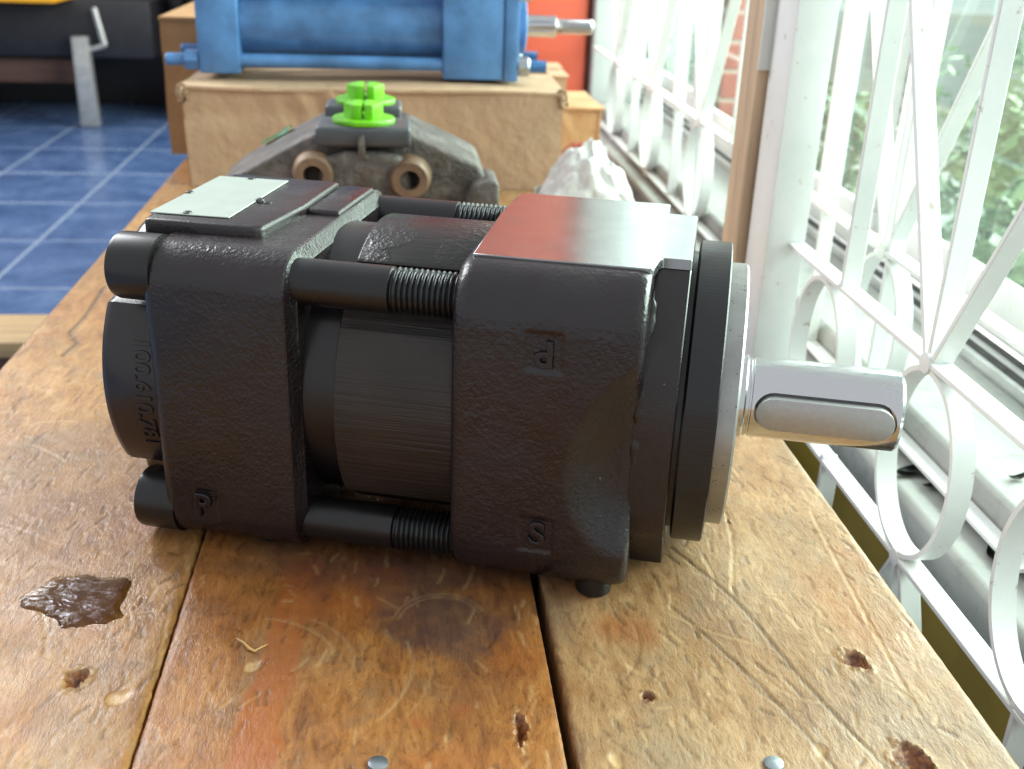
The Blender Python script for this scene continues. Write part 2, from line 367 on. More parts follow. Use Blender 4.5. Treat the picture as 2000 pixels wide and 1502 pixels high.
# ================================================================== SETTING
# floor: grout bed + tiles
FZ = -0.60
floor = tag(box('floor', -9, .55, -1.5, 12, FZ - .05, FZ - .0008, 'grout', bev=0), kind='structure')
TX, TY, TX0, TY0 = .405, .457, -1.118, 2.843
tile_me = None
for i in range(-9, 3):
    for j in range(-4, 10):
        x0 = TX0 + i * TX; y0 = TY0 + j * TY
        if x0 > .1 or x0 < -4.4: continue
        if tile_me is None:
            t = box('tile', 0, TX - .011, 0, TY - .011, -.004, .0005, 'tile', floor, bev=.002, seg=1); tile_me = t.data
        else:
            t = bpy.data.objects.new('tile', tile_me); COL.objects.link(t); t.parent = floor
        t.location = (x0 + .0055, y0 + .0055, FZ)

# wall below the window, sill, window
wall = tag(box('window_wall', .419, .66, -1.5, 4.2, FZ, -.130, 'olive', bev=.002), 'mustard painted wall under the white window sill', 'wall')
sill = tag(empty('window_sill'), 'dirty white stepped window sill behind the white grilles', 'sill')
prism('ledge', [(.415, -.130), (.415, -.080), (.420, -.0752), (.462, -.0745), (.462, -.130)], 'y', -1.5, 4.2, 'sill', sill, .0025)
prism('step', [(.4625, -.130), (.4605, -.050), (.465, -.0435), (.575, -.043), (.575, -.130)], 'y', -1.5, 4.2, 'sill', sill, .004)
win = tag(empty('sliding_window'), 'white framed window with tinted glass panes behind the grilles', 'window')
box('track', .577, .640, -1.5, 4.2, -.128, -.034, 'alu', win, .001)
box('groove_strip', .5835, .592, -1.5, 4.2, -.036, -.0315, 'dark_gap', win, .0005)  # dark strips stand in for the dark grooves of the track
box('groove_strip', .606, .613, -1.5, 4.2, -.036, -.0315, 'dark_gap', win, .0005)
for k, (a, b, xx) in enumerate(((-1.4, .32, .594), (.30, 1.30, .616), (1.28, 2.22, .594), (2.20, 4.1, .616))):
    fr_ = box('sash_rail', xx - .0005, xx + .0115, a, b, -.0300, .030, 'white', win, .002)
    for yy in (a, b - .045): box('sash_stile', xx, xx + .011, yy, yy + .045, .031, 1.0, 'white', fr_, .002)
    box('sash_top', xx, xx + .011, a, b, 1.001, 1.05, 'white', fr_, .002)
    box('pane', xx + .0045, xx + .0065, a + .046, b - .046, .0305, 1.0, 'glass', fr_, 0)
# outside
tag(box('yard', .67, 14, -4, 14, -.75, -.62, 'ground_out', bev=0), kind='structure')
bw = tag(empty('brick_pier', (.93, 3.16, -.62)), 'red brick pier with pale mortar seen through the far grille', 'pier'); bw.scale = (.5, .8, 1)
box('mortar_core', .006, .394, .006, .244, 0, 1.2, 'mortar', bw, 0)
bme = {}
for r in range(14):
    off = 0 if r % 2 == 0 else .105
    for side in (0, 1):
        xs = [0, .2] if off == 0 else [-.0, .1, .3]
        for bi, x0 in enumerate(xs):
            w = (.2 if off == 0 else (.1 if bi in (0, 2) else .2)) - .012
            key = (round(w, 3), side)
            if key not in bme:
                o = box('brick', 0, w, 0, .11, 0, .071, 'brick', bw, .003, 1); bme[key] = o.data
            else:
                o = bpy.data.objects.new('brick', bme[key]); COL.objects.link(o); o.parent = bw
            o.location = (x0 + .006, 0 if side == 0 else .14, .008 + r * .083)
def shrub(x, y, h, r, label, n=1500):
    o = tag(empty('shrub', (x, y, -.62)), label, 'shrub', 'shrubs outside the window')
    bm = bmesh.new()
    cl = [(random.gauss(0, r * .45), random.gauss(0, r * .45), random.uniform(.15, 1) * h, random.uniform(.08, .17)) for _ in range(26)]
    for _ in range(n):
        cx, cy, cz, cr = random.choice(cl)
        p = Vector((random.gauss(0, 1), random.gauss(0, 1), random.gauss(0, 1))).normalized() * cr * random.random() ** .4 + Vector((cx, cy, cz))
        if p.z < .02: p.z = .02
        d = Vector((random.gauss(0, 1), random.gauss(0, 1), random.gauss(0, .6))).normalized(); s_ = d.cross(Vector((random.random(), random.random(), 1))).normalized()
        l = random.uniform(.03, .06); w = l * .32
        vs = [bm.verts.new(p), bm.verts.new(p + d * l * .5 + s_ * w), bm.verts.new(p + d * l), bm.verts.new(p + d * l * .5 - s_ * w)]
        bm.faces.new(vs)
    from_bm('crown', bm, 'leaf', o, 0, False)
    for _ in range(4):
        cx, cy, cz, cr = random.choice(cl); tube_bar('stem', (0, 0, 0), (cx, cy, cz), .009, 'twig', o, 6, .003)
for i, (x, y, h, r, lb) in enumerate(((1.30, 1.95, .55, .22, 'leafy shrub outside the window, nearest the camera'), (1.55, 2.55, .62, .24, 'leafy shrub outside behind the fan shaped spokes'),
        (1.30, 3.15, .50, .22, 'leafy shrub outside just right of the brick pier'), (2.1, 3.3, .70, .3, 'tall leafy shrub outside, farthest from the window'), (1.15, 4.3, .62, .3, 'leafy shrub outside beyond the brick pier'))):
    shrub(x, y, h, r, lb)

# back of the room
tag(box('red_cabinet', -.05, .437, 2.62, 3.2, FZ, 1.15, 'red', bev=.01), 'tall glossy red cabinet standing behind the blue cylinder', 'cabinet')
tag(box('white_pillar', .447, .575, 2.60, 2.78, FZ, 1.35, 'wallwhite', bev=.006), 'white painted wall pillar between red cabinet and grille', 'pillar')

# ================================================================== BENCH
bench = tag(empty('workbench', (0, 0, 0)), 'worn wooden workbench of three scratched oil stained planks', 'workbench')
Y0, Y1 = .18, 2.25
holes = [(-.167, .452, .0058, .0072, 0.0), (.239, .445, .0058, .0085, .5), (.238, .371, .0080, .0105, .5), (.121, .423, .0030, .0036, .3), (.054, .403, .0028, .0105, -.05)]
pale = [(-.142, .436, .0045, .0055, .3), (-.080, .458, .006, .005, 0), (.097, .381, .003, .006, 0), (.195, .379, .003, .005, -.3)]
def seg_dist(px, py, pts):
    d = np.full(px.shape, 1e9)
    for (ax, ay), (bx, by) in zip(pts[:-1], pts[1:]):
        vx, vy = bx - ax, by - ay; L2 = vx * vx + vy * vy + 1e-12
        t = np.clip(((px - ax) * vx + (py - ay) * vy) / L2, 0, 1)
        d = np.minimum(d, np.hypot(px - ax - t * vx, py - ay - t * vy))
    return d
def vnoise(x, y, sc, seed):
    r = np.random.default_rng(seed); T = r.random((64, 64)); u, v_ = x * sc, y * sc
    i, j = np.floor(u).astype(int), np.floor(v_).astype(int); fu, fv = u - i, v_ - j
    fu = fu * fu * (3 - 2 * fu); fv = fv * fv * (3 - 2 * fv); g = lambda a, b: T[a % 64, b % 64]
    return (g(i, j) * (1 - fu) + g(i + 1, j) * fu) * (1 - fv) + (g(i, j + 1) * (1 - fu) + g(i + 1, j + 1) * fu) * fv
def rand_scratch(xa, xb, n, seed):
    r = np.random.default_rng(seed); out = []
    for _ in range(n):
        x = r.uniform(xa, xb); y = r.uniform(Y0 + .1, 1.0) if r.random() < .85 else r.uniform(1, 1.6)
        a = r.choice([r.normal(1.35, .35), r.normal(2.2, .3), r.uniform(0, 3.14)]); Ls = r.choice([r.uniform(.003, .012), r.uniform(.012, .07)], p=[.85, .15]); k = r.normal(0, 9)
        pts = []; 
        for s_ in np.linspace(0, 1, 5): pts.append((x + math.cos(a + k * s_ * Ls) * Ls * s_, y + math.sin(a + k * s_ * Ls) * Ls * s_))
        out.append((pts, r.choice([-1, 1], p=[.62, .38]), r.uniform(.15, .75)))
    return out
def plank(xa, xb, mat, seed, gap):
    xs = np.concatenate([[xa], np.arange(xa + .0012, xb - .0006, .00135), [xb]])
    ys = np.concatenate([np.arange(Y0, .78, .00145), np.arange(.78, 1.3, .004), np.arange(1.3, Y1, .02)])
    X, Y = np.meshgrid(xs, ys); X = X.copy(); Z = np.zeros_like(X)
    e0 = X - xa; e1 = xb - X
    jl = (vnoise(Y, Y * 0 + seed, 60, seed) - .5) * .0009 + (vnoise(Y, Y * 0 + seed + 3, 260, seed) - .5) * .0008
    X[:, 0] += .0004 + np.abs(jl[:, 0]); X[:, -1] -= .0004 + np.abs(jl[:, -1])
    Z -= .0016 * np.exp(-e0 / .0016) + .0016 * np.exp(-e1 / .0016)
    Z += (vnoise(X, Y, 22, seed) - .5) * .0006 + (vnoise(X, Y, 160, seed + 1) - .5) * .00028
    wear = np.zeros(X.shape + (4,)); wear2 = np.zeros(X.shape + (4,)); wear[..., 3] = 1; wear2[..., 3] = 1
    nz = vnoise(X, Y, 60, 5) * .6 + vnoise(X, Y, 170, 6) * .4
    # oil stains; those by the pump also paint in its shadow and reflection
    def blob(cx, cy, rx, ry, soft=.5, amp=.6): 
        d = np.hypot((X - cx) / rx, (Y - cy) / ry) + (nz - .5) * amp; return np.clip((1 - d) / soft, 0, 1)
    wear[..., 0] = np.max([1.0 * blob(.018, .488, .046, .044, .40), .9 * blob(.02, .555, .11, .058, .6), .55 * blob(.052, .505, .03, .04, .7), .72 * blob(-.04, .565, .085, .040, .6), .35 * blob(.03, .43, .04, .05, .8),
                           .35 * blob(-.145, .46, .03, .025, .8), .30 * blob(.18, .475, .035, .05, .9), .28 * blob(-.145, .55, .04, .03, .9), .3 * blob(.083, .50, .02, .03), .25 * blob(.21, .40, .05, .04, .9)], axis=0)
    rs = np.abs(X - (-.0615 - .07 * (.54 - Y))) + (nz - .5) * .006
    rb = np.clip((.0125 - rs) / .004, 0, 1) * np.clip((.575 - Y) / .03, 0, 1)
    wear[..., 1] = np.max([.95 * rb, .85 * blob(-.035, .515, .055, .045, .8), .55 * blob(.055, .46, .022, .03, .6), .75 * blob(.026, .417, .006, .006, .3), .7 * blob(.005, .41, .007, .006, .3), .6 * blob(.118, .478, .022, .020, .7), .45 * blob(.10, .52, .03, .02, .7),
                           .4 * blob(.02, .38, .03, .02, .7), .5 * blob(-.16, .6, .04, .03, .9), .35 * blob(-.2, .42, .05, .03, .9)], axis=0)
    # puddle wet halo
    wear2[..., 2] = np.clip((1 - (np.hypot((X + .180) / .036, (Y - .520) / .032) + (nz - .5) * .5)) / .3, 0, 1)
    for hx, hy, ra, rb_, an in holes:
        if hx < xa or hx > xb: continue
        ca, sa = math.cos(an), math.sin(an); u = (X - hx) * ca + (Y - hy) * sa; w = -(X - hx) * sa + (Y - hy) * ca
        th = np.arctan2(w / rb_, u / ra); d = np.hypot(u / ra, w / rb_) * (1 + .10 * np.sin(3 * th + hx * 90) + .10 * np.sin(7 * th + hx * 300)) + (vnoise(X, Y, 420, 9) - .5) * .45
        Z -= .006 * np.clip(1 - d, 0, 1) ** .6; Z += .0012 * np.exp(-((d - 1.15) / .18) ** 2) * (vnoise(X, Y, 420, 11) > .45)
        wear[..., 2] = np.maximum(wear[..., 2], np.clip((1.1 - d) / .2, 0, 1)); wear2[..., 1] = np.maximum(wear2[..., 1], np.exp(-((d - 1.2) / .15) ** 2) * .7 * (vnoise(X, Y, 300, 14) > .4))
    for hx, hy, ra, rb_, an in pale:
        if hx < xa or hx > xb: continue
        d = np.hypot((X - hx) / ra, (Y - hy) / rb_) + (vnoise(X, Y, 260, 31) - .5) * 1.1; m_ = np.clip((1 - d) / .25, 0, 1)
        Z -= .0008 * m_; wear2[..., 1] = np.maximum(wear2[..., 1], m_)
    sl = rand_scratch(xa, xb, 300, seed)
    r5 = np.random.default_rng(seed + 50)
    for _ in range(420):
        x = r5.uniform(xa, xb); y = r5.uniform(.3, .85); a = r5.normal(1.75 if xb > .2 else 1.5, .22); Ls = r5.uniform(.003, .016)
        sl.append(([(x, y), (x + math.cos(a) * Ls * .5 + r5.normal(0, .0005), y + math.sin(a) * Ls * .5), (x + math.cos(a) * Ls, y + math.sin(a) * Ls)], 1 if r5.random() < .75 else -1, r5.uniform(.25, .8)))
    if xa < -.3: sl += [([(-.305, 1.071), (-.301, .98), (-.304, .94), (-.290, .915), (-.294, .885)], 1, 1.6)]
    if xb > .2: sl += [([(.165, .56), (.19, .50), (.205, .43), (.225, .36)], 1, .9), ([(.27, .60), (.262, .50), (.255, .40)], -1, .7), ([(.215, .62), (.205, .56), (.19, .51)], -1, .8), ([(.15, .50), (.17, .455), (.19, .40), (.20, .36)], 1, .8)]
    if xa < -.1 < xb:
        for rr, a0, a1, am in ((.045, .2, 1.25, .5), (.052, -.1, .9, .4), (.075, -.6, .25, .55), (.083, -.5, .1, .3), (.035, 2.0, 3.0, .35)):
            sl += [([(-.095 + rr * 1.3 * math.cos(a0 + (a1 - a0) * i / 7), .455 + rr * math.sin(a0 + (a1 - a0) * i / 7)) for i in range(8)], -1, am)]
        for rr in (.024, .027): sl += [([(.018 + rr * math.cos(.4 + i * .35), .487 + rr * 1.1 * math.sin(.4 + i * .35)) for i in range(8)], -1, .35)]
    def smooth(pts):
        P = [pts[0]] + list(pts) + [pts[-1]]; out = []
        for i in range(1, len(P) - 2):
            for t in np.linspace(0, 1, 6, endpoint=False):
                out.append(tuple(.5 * (2 * P[i][k] + (P[i + 1][k] - P[i - 1][k]) * t + (2 * P[i - 1][k] - 5 * P[i][k] + 4 * P[i + 1][k] - P[i + 2][k]) * t * t + (3 * P[i][k] - P[i - 1][k] - 3 * P[i + 1][k] + P[i + 2][k]) * t ** 3) for k in (0, 1)))
        return out + [pts[-1]]
    for pts, sg, am in sl:
        if len(pts) > 3 and am < 1.2: pts = smooth(pts)
        px = [p[0] for p in pts]; py = [p[1] for p in pts]; m = .004
        i0, i1 = np.searchsorted(ys, [min(py) - m, max(py) + m]); j0, j1 = np.searchsorted(xs, [min(px) - m, max(px) + m])
        if i1 <= i0 or j1 <= j0: continue
        sl_ = (slice(i0, i1), slice(j0, j1)); d = seg_dist(X[sl_], Y[sl_], pts); wd = .0006 + .0005 * am
        if am > 1.2: wd = .0024
        g = np.exp(-(d / wd) ** 2) * min(1, am); Z[sl_] -= .0006 * g; Z[sl_] += .0002 * np.exp(-((d - .0016) / .0007) ** 2) * am
        ch = 0 if sg > 0 else 1; wear2[sl_ + (ch,)] = np.maximum(wear2[sl_ + (ch,)], g)
    ny, nx = X.shape; n = nx * ny
    co = np.zeros((n + 2 * (ny + nx) * 0, 3)); co[:, 0] = X.ravel(); co[:, 1] = Y.ravel(); co[:, 2] = Z.ravel()
    idx = np.arange(n).reshape(ny, nx)
    quads = np.stack([idx[:-1, :-1], idx[:-1, 1:], idx[1:, 1:], idx[1:, :-1]], -1).reshape(-1, 4)
    # skirt: border ring dropped to the underside
    ring = np.concatenate([idx[0, :], idx[1:, -1], idx[-1, -2::-1], idx[-2:0:-1, 0]]); m = len(ring)
    low = co[ring].copy(); low[:, 2] = -.032; co = np.vstack([co, low]); li = np.arange(n, n + m)
    sk = np.stack([ring, li, np.roll(li, -1), np.roll(ring, -1)], -1)
    faces = np.vstack([quads, sk])
    me = bpy.data.meshes.new('plank'); me.vertices.add(len(co)); me.vertices.foreach_set('co', co.ravel())
    me.loops.add(faces.size); me.loops.foreach_set('vertex_index', faces.ravel().astype(np.int32))
    me.polygons.add(len(faces)); me.polygons.foreach_set('loop_start', np.arange(0, faces.size, 4, dtype=np.int32)); me.polygons.foreach_set('loop_total', np.full(len(faces), 4, dtype=np.int32))
    me.update(calc_edges=True); me.validate()
    for nm, A in (('wear', wear), ('wear2', wear2)):
        at = me.attributes.new(nm, 'FLOAT_COLOR', 'POINT'); full = np.zeros((len(co), 4)); full[:n] = A.reshape(-1, 4); full[n:] = full[ring]; full[n:, :] *= .3
        at.data.foreach_set('color', full.ravel())
    return finish('plank', me, mat, bench, 50)
pm1 = plank_mat('plank_golden', (.19, .075, .022), (.38, .180, .058), (.52, .285, .112), (.25, .160, .085))
pm2 = plank_mat('plank_amber', (.14, .044, .012), (.33, .125, .032), (.46, .215, .070), (.18, .110, .062))
pm3 = plank_mat('plank_pale', (.22, .100, .040), (.38, .205, .092), (.52, .320, .168), (.27, .185, .112))
plank(-.3375, -.1268, pm1, 21, 0); plank(-.1265, .0738, pm2, 22, 0); plank(.0782, .2880, pm3, 23, 0)
box('under_board', -.33, .28, Y0 + .01, Y1 - .01, -.050, -.033, 'darkwood', bench, 0)
for yy in (.24, 2.1): box('cross_beam', -.32, .27, yy, yy + .07, -.13, -.0505, 'legwood', bench, .002)
for xx in (-.32, .20):
    for yy in (.245, 2.105): box('leg', xx, xx + .06, yy, yy + .06, FZ + .004, -.131, 'legwood', bench, .002)
for x, y in ((-.014, .383), (.170, .372)): lathe('nail_head', (x, y), [(-.004, .0035), (.0004, .0048), (.0014, .0046), (.0019, .003)], 'zinc', bench, 'z', 18)

# oil puddle
pud = [(-.205, .5435), (-.190, .5455), (-.175, .5440), (-.163, .5425), (-.158, .532), (-.1575, .515), (-.157, .503), (-.164, .498), (-.174, .4945), (-.184, .4950), (-.192, .503), (-.203, .510), (-.214, .516), (-.216, .528)]
bm = bmesh.new(); cen = bm.verts.new((-.185, .520, .0016)); rings_ = []
for k, (sc, zz) in enumerate(((.45, .0016), (.8, .0014), (.93, .0009), (1.0, -.0002))):
    row = []
    for i in range(len(pud) * 4):
        a, b = pud[i // 4], pud[(i // 4 + 1) % len(pud)]; t = (i % 4) / 4
        px, py = a[0] + (b[0] - a[0]) * t, a[1] + (b[1] - a[1]) * t; jit = 1 + (.05 * math.sin(i * .55) + .035 * math.sin(i * 1.37 + 1) + random.uniform(-.02, .02)) * (k > 0)
        row.append(bm.verts.new((-.185 + (px + .185) * sc * jit, .520 + (py - .520) * sc * jit, zz)))
    rings_.append(row)
m = len(rings_[0])
for i in range(m):
    bm.faces.new((cen, rings_[0][i], rings_[0][(i + 1) % m]))
    for a, b in zip(rings_[:-1], rings_[1:]): bm.faces.new((a[i], b[i], b[(i + 1) % m], a[(i + 1) % m]))
bm.normal_update()
if sum(f.normal.z for f in bm.faces) < 0: bmesh.ops.reverse_faces(bm, faces=bm.faces)
pm_ = bpy.data.meshes.new('oil_puddle'); bm.to_mesh(pm_); bm.free()
tag(finish('oil_puddle', pm_, 'oil', None, 0), 'small shiny puddle of brown oil on the left plank', 'puddle')
# loose splinters
def splinter(x, y, pts, mat, label):
    bm = bmesh.new(); top = []
    for (dx, dy, w, z) in pts:
        top.append((bm.verts.new((x + dx - w, y + dy, z)), bm.verts.new((x + dx, y + dy + w * .3, z + w * .8)), bm.verts.new((x + dx + w, y + dy, z)), bm.verts.new((x + dx, y + dy - w * .4, z - w * .3))))
    for a, b in zip(top[:-1], top[1:]):
        for i in range(4): bm.faces.new((a[i], a[(i + 1) % 4], b[(i + 1) % 4], b[i]))
    bm.faces.new(top[0]); bm.faces.new(top[-1])
    return tag(from_bm('splinter', bm, mat, None, 0), label, 'splinter')
splinter(-.083, .470, [(-.008, .008, .0004, .0022), (-.004, .005, .0010, .0016), (0, 0, .0014, .0008), (.003, -.002, .0008, .001)], 'chip', 'pale curled splinter standing on the middle plank')
splinter(-.081, .469, [(.0, -.001, .0009, .0008), (.004, .002, .0006, .0012), (.007, .004, .0003, .0016)], 'chip', 'small pale splinter tip beside the curled splinter')

# ================================================================== GEAR PUMP (subject)
PSI = -0.2853; ZC = .0996
pump = tag(empty('gear_pump', (.0555, .6148, 0), PSI), 'black cast iron gear pump with long tie bolts and bright keyed shaft', 'pump')
ZT = .1952; ZBt = .004
# --- drive-end housing block
prof = []
hz = (ZT - ZBt) / 2 - .0012
for sy, sz in ((1, 1), (-1, 1), (-1, -1), (1, -1)):
    arc = []
    for i in range(9):
        a = math.radians(90 * i / 8); arc.append((sy * (.0712 + (.099 - .0712) * math.cos(a)), sz * (hz - .030 + .030 * math.sin(a))))
    if sy * sz < 0: arc = arc[::-1]
    prof += arc
def resample(pr, cond, fine=.0009, coarse=.004):
    out = []
    for a, b in zip(pr, pr[1:] + pr[:1]):
        L_ = math.hypot(b[0] - a[0], b[1] - a[1]); st = fine if cond(a, b) else coarse; k = max(1, int(L_ / st))
        for i in range(k): out.append((a[0] + (b[0] - a[0]) * i / k, a[1] + (b[1] - a[1]) * i / k))
    return out
def sstep(x): x = min(1, max(0, x)); return x * x * (3 - 2 * x)
def recess(s, z, cs, cz, hw, hh, soft=.0030): return sstep((hw - abs(s - cs)) / soft + .5) * sstep((hh - abs(z - cz)) / soft + .5)
st = [(-.0045, .955), (-.0030, .975), (-.0002, .992), (.0035, 1.0)] + [(.0035 + i * .00095, 1.0) for i in range(1, 91)] + [(.0938, .993), (.0958, .980), (.0968, .963)]
block = loft('drive_housing', resample(prof, lambda a, b: a[0] < -.098 and b[0] < -.098), (0, ZC), st, 'cast', pump, sharp=50)
for v in block.data.vertices:
    if v.co.y < -.075:
        d2 = ((v.co.x - .106) / .047) ** 2 + ((v.co.z - .092 - .25 * (v.co.x - .09)) / .060) ** 2
        dep = .0125 * sstep(1.15 - d2 * 1.1) if d2 < 1.05 else 0
        dep += .0010 * max(recess(v.co.x, v.co.z, .0455, .1540, .0098, .0108), recess(v.co.x, v.co.z, .0455, .0443, .0098, .0108))
        v.co.y += dep
block.data.update()
RX = Matrix.Rotation(math.radians(90), 4, 'X')
text_mesh('letter_p', 'P', .0205, .0007, 'cast_fine', block, Matrix.Translation((.0458, -.0988, .1538)) @ RX @ Matrix.Rotation(math.pi, 4, 'Z'), None, .0008)
text_mesh('letter_s', 'S', .0205, .0007, 'cast_fine', block, Matrix.Translation((.0460, -.0988, .0442)) @ RX, None, .0008)
# --- machined top pad
wt, wn = .0712, .0492
prism('machined_pad', [(.0006, -wt), (.0945, -wt), (.0966, -wt + .0015), (.0985, -wn - .003), (.1003, -wn), (.1156, -wn), (.1156, wn - .002), (.0985, wn - .002), (.0978, wt - .001), (.0965, wt), (.0006, wt), (-.0022, .018), (-.0018, .008)],
      'z', ZT - .006, ZT, 'machined', pump, .0005, 1)
# --- neck and mounting flange
npf = [(wn, .0895), (wn + .002, .088), (.082, .056), (.086, .040), (.086, -.040), (.082, -.056), (wn + .002, -.088), (wn, -.0945), (-wn, -.0945), (-wn - .002, -.088), (-.082, -.056), (-.086, -.040), (-.086, .040), (-.082, .056), (-wn - .002, .088), (-wn, .0895)]
loft('neck', npf, (0, ZC), [(.094, 1), (.1150, 1), (.1156, .994)], 'cast_fine', pump)
lathe('neck_groove', (0, ZC), [(.1157, .0835), (.119, .0835)], 'smooth_black', pump, n=96)
fl = lathe('mounting_flange', (0, ZC), [(.1185, .0862), (.1190, .0892), (.1200, .0905), (.1366, .0905), (.1374, .0897)], 'flange_lined', pump, n=128)
for v in fl.data.vertices:
    y, z = v.co.y, v.co.z - ZC
    if y < -.0868 and z < .035: v.co.y = -.0868 + (y + .0868) * .25
lathe('pilot_ring', (0, ZC), [(.1374, .0787), (.1470, .0787), (.1482, .0775), (.1483, .0735), (.1475, .0725), (.1475, .060)], 'pilot', pump, n=128)
lathe('seal_face', (0, ZC), [(.1474, .0600), (.1468, .058), (.1468, .034), (.1490, .033), (.1490, .0255)], 'machined', pump, n=96)
# --- shaft with keyway and key
r = .0243
shaft = lathe('drive_shaft', (0, ZC), [(.140, r + .0012), (.1535, r + .0012), (.1545, r), (.1562, r), (.1566, r - .0008), (.1576, r - .0008), (.1580, r), (.2414, r), (.2432, r - .0016)], 'shaft', pump, n=128, sharp=25)
def slot(s0, s1, hw, y0, y1, zc, n=12):
    pts = []
    for i in range(n + 1): a = math.radians(90 - 180 * i / n); pts.append((s1 - hw + hw * math.cos(a), zc + hw * math.sin(a)))
    for i in range(n + 1): a = math.radians(270 - 180 * i / n); pts.append((s0 + hw + hw * math.cos(a), zc + hw * math.sin(a)))
    return pts
kz = ZC + .0012
c2 = prism('cutter', slot(.1592, .2398, .0112, 0, 0, kz), 'y', -.03, -.0150, 'shaft', pump)
bpy.context.view_layer.update(); bool_cut(shaft, [c2])
prism('shaft_key', slot(.1604, .2386, .0101, 0, 0, kz - .0006), 'y', -.0262, -.0152, 'key', shaft, .0006, 2, 25)
fv = []; ff = []; rf = random.Random(5)
for i in range(70):
    t = i / 69; z = .184 - .150 * t; y = -.0715 - .0135 * math.sin(math.pi * min(1, t * 1.05)) + .0006 * math.sin(i * .4); s0 = .0972 - .0018 * math.sin(math.pi * t) + rf.uniform(-.0002, .0002)
    rr = (.0020 + .0006 * math.sin(i * .33) + .0004 * math.sin(i * .83 + 1) + rf.uniform(-.00015, .00015)) * (1 if 2 < i < 67 else .3)
    for k in range(7): a = 2 * math.pi * k / 7; fv.append((s0 + rr * 1.3 * math.cos(a), y + rr * math.sin(a), z))
for i in range(69):
    for k in range(7): ff.append((i * 7 + k, i * 7 + (k + 1) % 7, i * 7 + 7 + (k + 1) % 7, i * 7 + 7 + k))
mobj('casting_flash', fv, ff, 'cast_fine', pump, 60)
# --- cam ring between the covers
def scallop(R0, cb, rb, n=240):
    pts = []
    for i in range(n):
        a = 2 * math.pi * i / n; rr = R0
        for sy in (-1, 1):
            for sz in (-1, 1):
                cy, cz = sy * cb, sz * cb; ca = math.atan2(cz, cy); D = math.hypot(cy, cz); da = (a - ca + math.pi) % (2 * math.pi) - math.pi
                sn = D * math.sin(abs(da))
                if sn < rb and abs(da) < 1: rr = min(rr, D * math.cos(da) - math.sqrt(rb * rb - sn * sn))
        pts.append((rr * math.cos(a), rr * math.sin(a)))
    return pts
BC, BZ = .0748, .0970
lathe('ring_collar', (0, ZC), [(-.096, .0845), (-.074, .0845)], 'smooth_black', pump, n=96)
loft('cam_ring', scallop(.0865, BC, .0190), (0, BZ + .001), [(-.0752, .985), (-.0742, 1.0), (-.002, 1.0), (.002, .99)], 'ring_lined', pump, sharp=40)
def arc_panel(name, a0, a1, r0, r1, s0, s1, mat):
    n = 40; aa = [math.radians(a0 + (a1 - a0) * i / n) for i in range(n + 1)]
    pts = [(r1 * math.cos(a), r1 * math.sin(a)) for a in aa] + [(r0 * math.cos(a), r0 * math.sin(a)) for a in aa[::-1]]
    return prism(name, [(y, z + BZ + .001) for y, z in pts], 'x', s0, s1, mat, pump, .0013, 2, 30)
arc_panel('ring_side_panel', 180 - 33, 180 + 34, .084, .0942, -.0725, .0005, 'ring_lined')
arc_panel('ring_top_panel', 62, 121, .086, .0926, -.0725, .0005, 'ring_patched')
arc_panel('ring_rear_panel', -33, 33, .084, .0942, -.0725, .0005, 'ring_lined')
# --- cover block
cst = [(-.1815, .955), (-.1808, .972), (-.1788, .988), (-.1758, 1.0)] + [(-.1758 + i * .00095, 1.0) for i in range(1, 80)] + [(-.0995, 1.0), (-.0985, .994), (-.0950, .922), (-.0940, .910)]
cov = loft('end_housing', resample(rsquare(.0935, .0925, .0215, 10), lambda a, b: a[0] < -.0934 and b[0] < -.0934), (0, .0962), cst, 'cast', pump, sharp=28)
for v in cov.data.vertices:
    if v.co.y < -.09: v.co.y += .0010 * recess(v.co.x, v.co.z, -.1572, .0315, .0098, .0108)
cov.data.update()
text_mesh('letter_p', 'P', .0205, .0007, 'cast_fine', cov, Matrix.Translation((-.1567, -.0934, .0312)) @ RX, None, .0008)
# raised pad and nameplate on top
prism('nameplate_pad', [(-.1965, -.0575), (-.1310, -.0565), (-.1255, -.0520), (-.1205, -.0010), (-.1215, .066), (-.1965, .066)], 'z', .150, .1945, 'cast_fine', pump, .0028, 3)
prism('raised_step', [(-.1215, .002), (-.0995, .002), (-.0985, .070), (-.1215, .070)], 'z', .170, .1915, 'cast', pump, .0025, 3)
pl = prism('nameplate', [(-.1984, -.0460), (-.1500, -.0435), (-.1525, .0535), (-.2000, .0515)], 'z', .1946, .1955, 'plate', pump, .0003, 1)
for s_, y_ in ((-.1764, -.0420), (-.1492, -.0004), (-.1768, .0500), (-.1975, .003)):
    lathe('rivet', (s_, y_), [(.1955, .0026), (.1962, .0024), (.1966, .0014)], 'rivet', pl, 'z', 16)
lathe('pad_pin', (-.1440, -.0015), [(.1940, .0030), (.1950, .0028), (.1956, .0015)], 'rivet', pump, 'z', 16)
# --- end cap with cast number
cap = loft('end_cap', scallop(.0895, BC, .0240), (0, BZ + .0005), [(-.176, 1.0), (-.2110, 1.0), (-.2152, .985), (-.2170, .955)], 'cast_fine', pump, sharp=40)
TM = Matrix.Translation((-.1905, -.0893, .0962)) @ RX @ Matrix.Rotation(math.radians(-90), 4, 'Z')
text_mesh('cast_number', '100.610.781', .0145, .0007, 'cast_fine', cap, TM, (0, BZ, .0893), .0004)
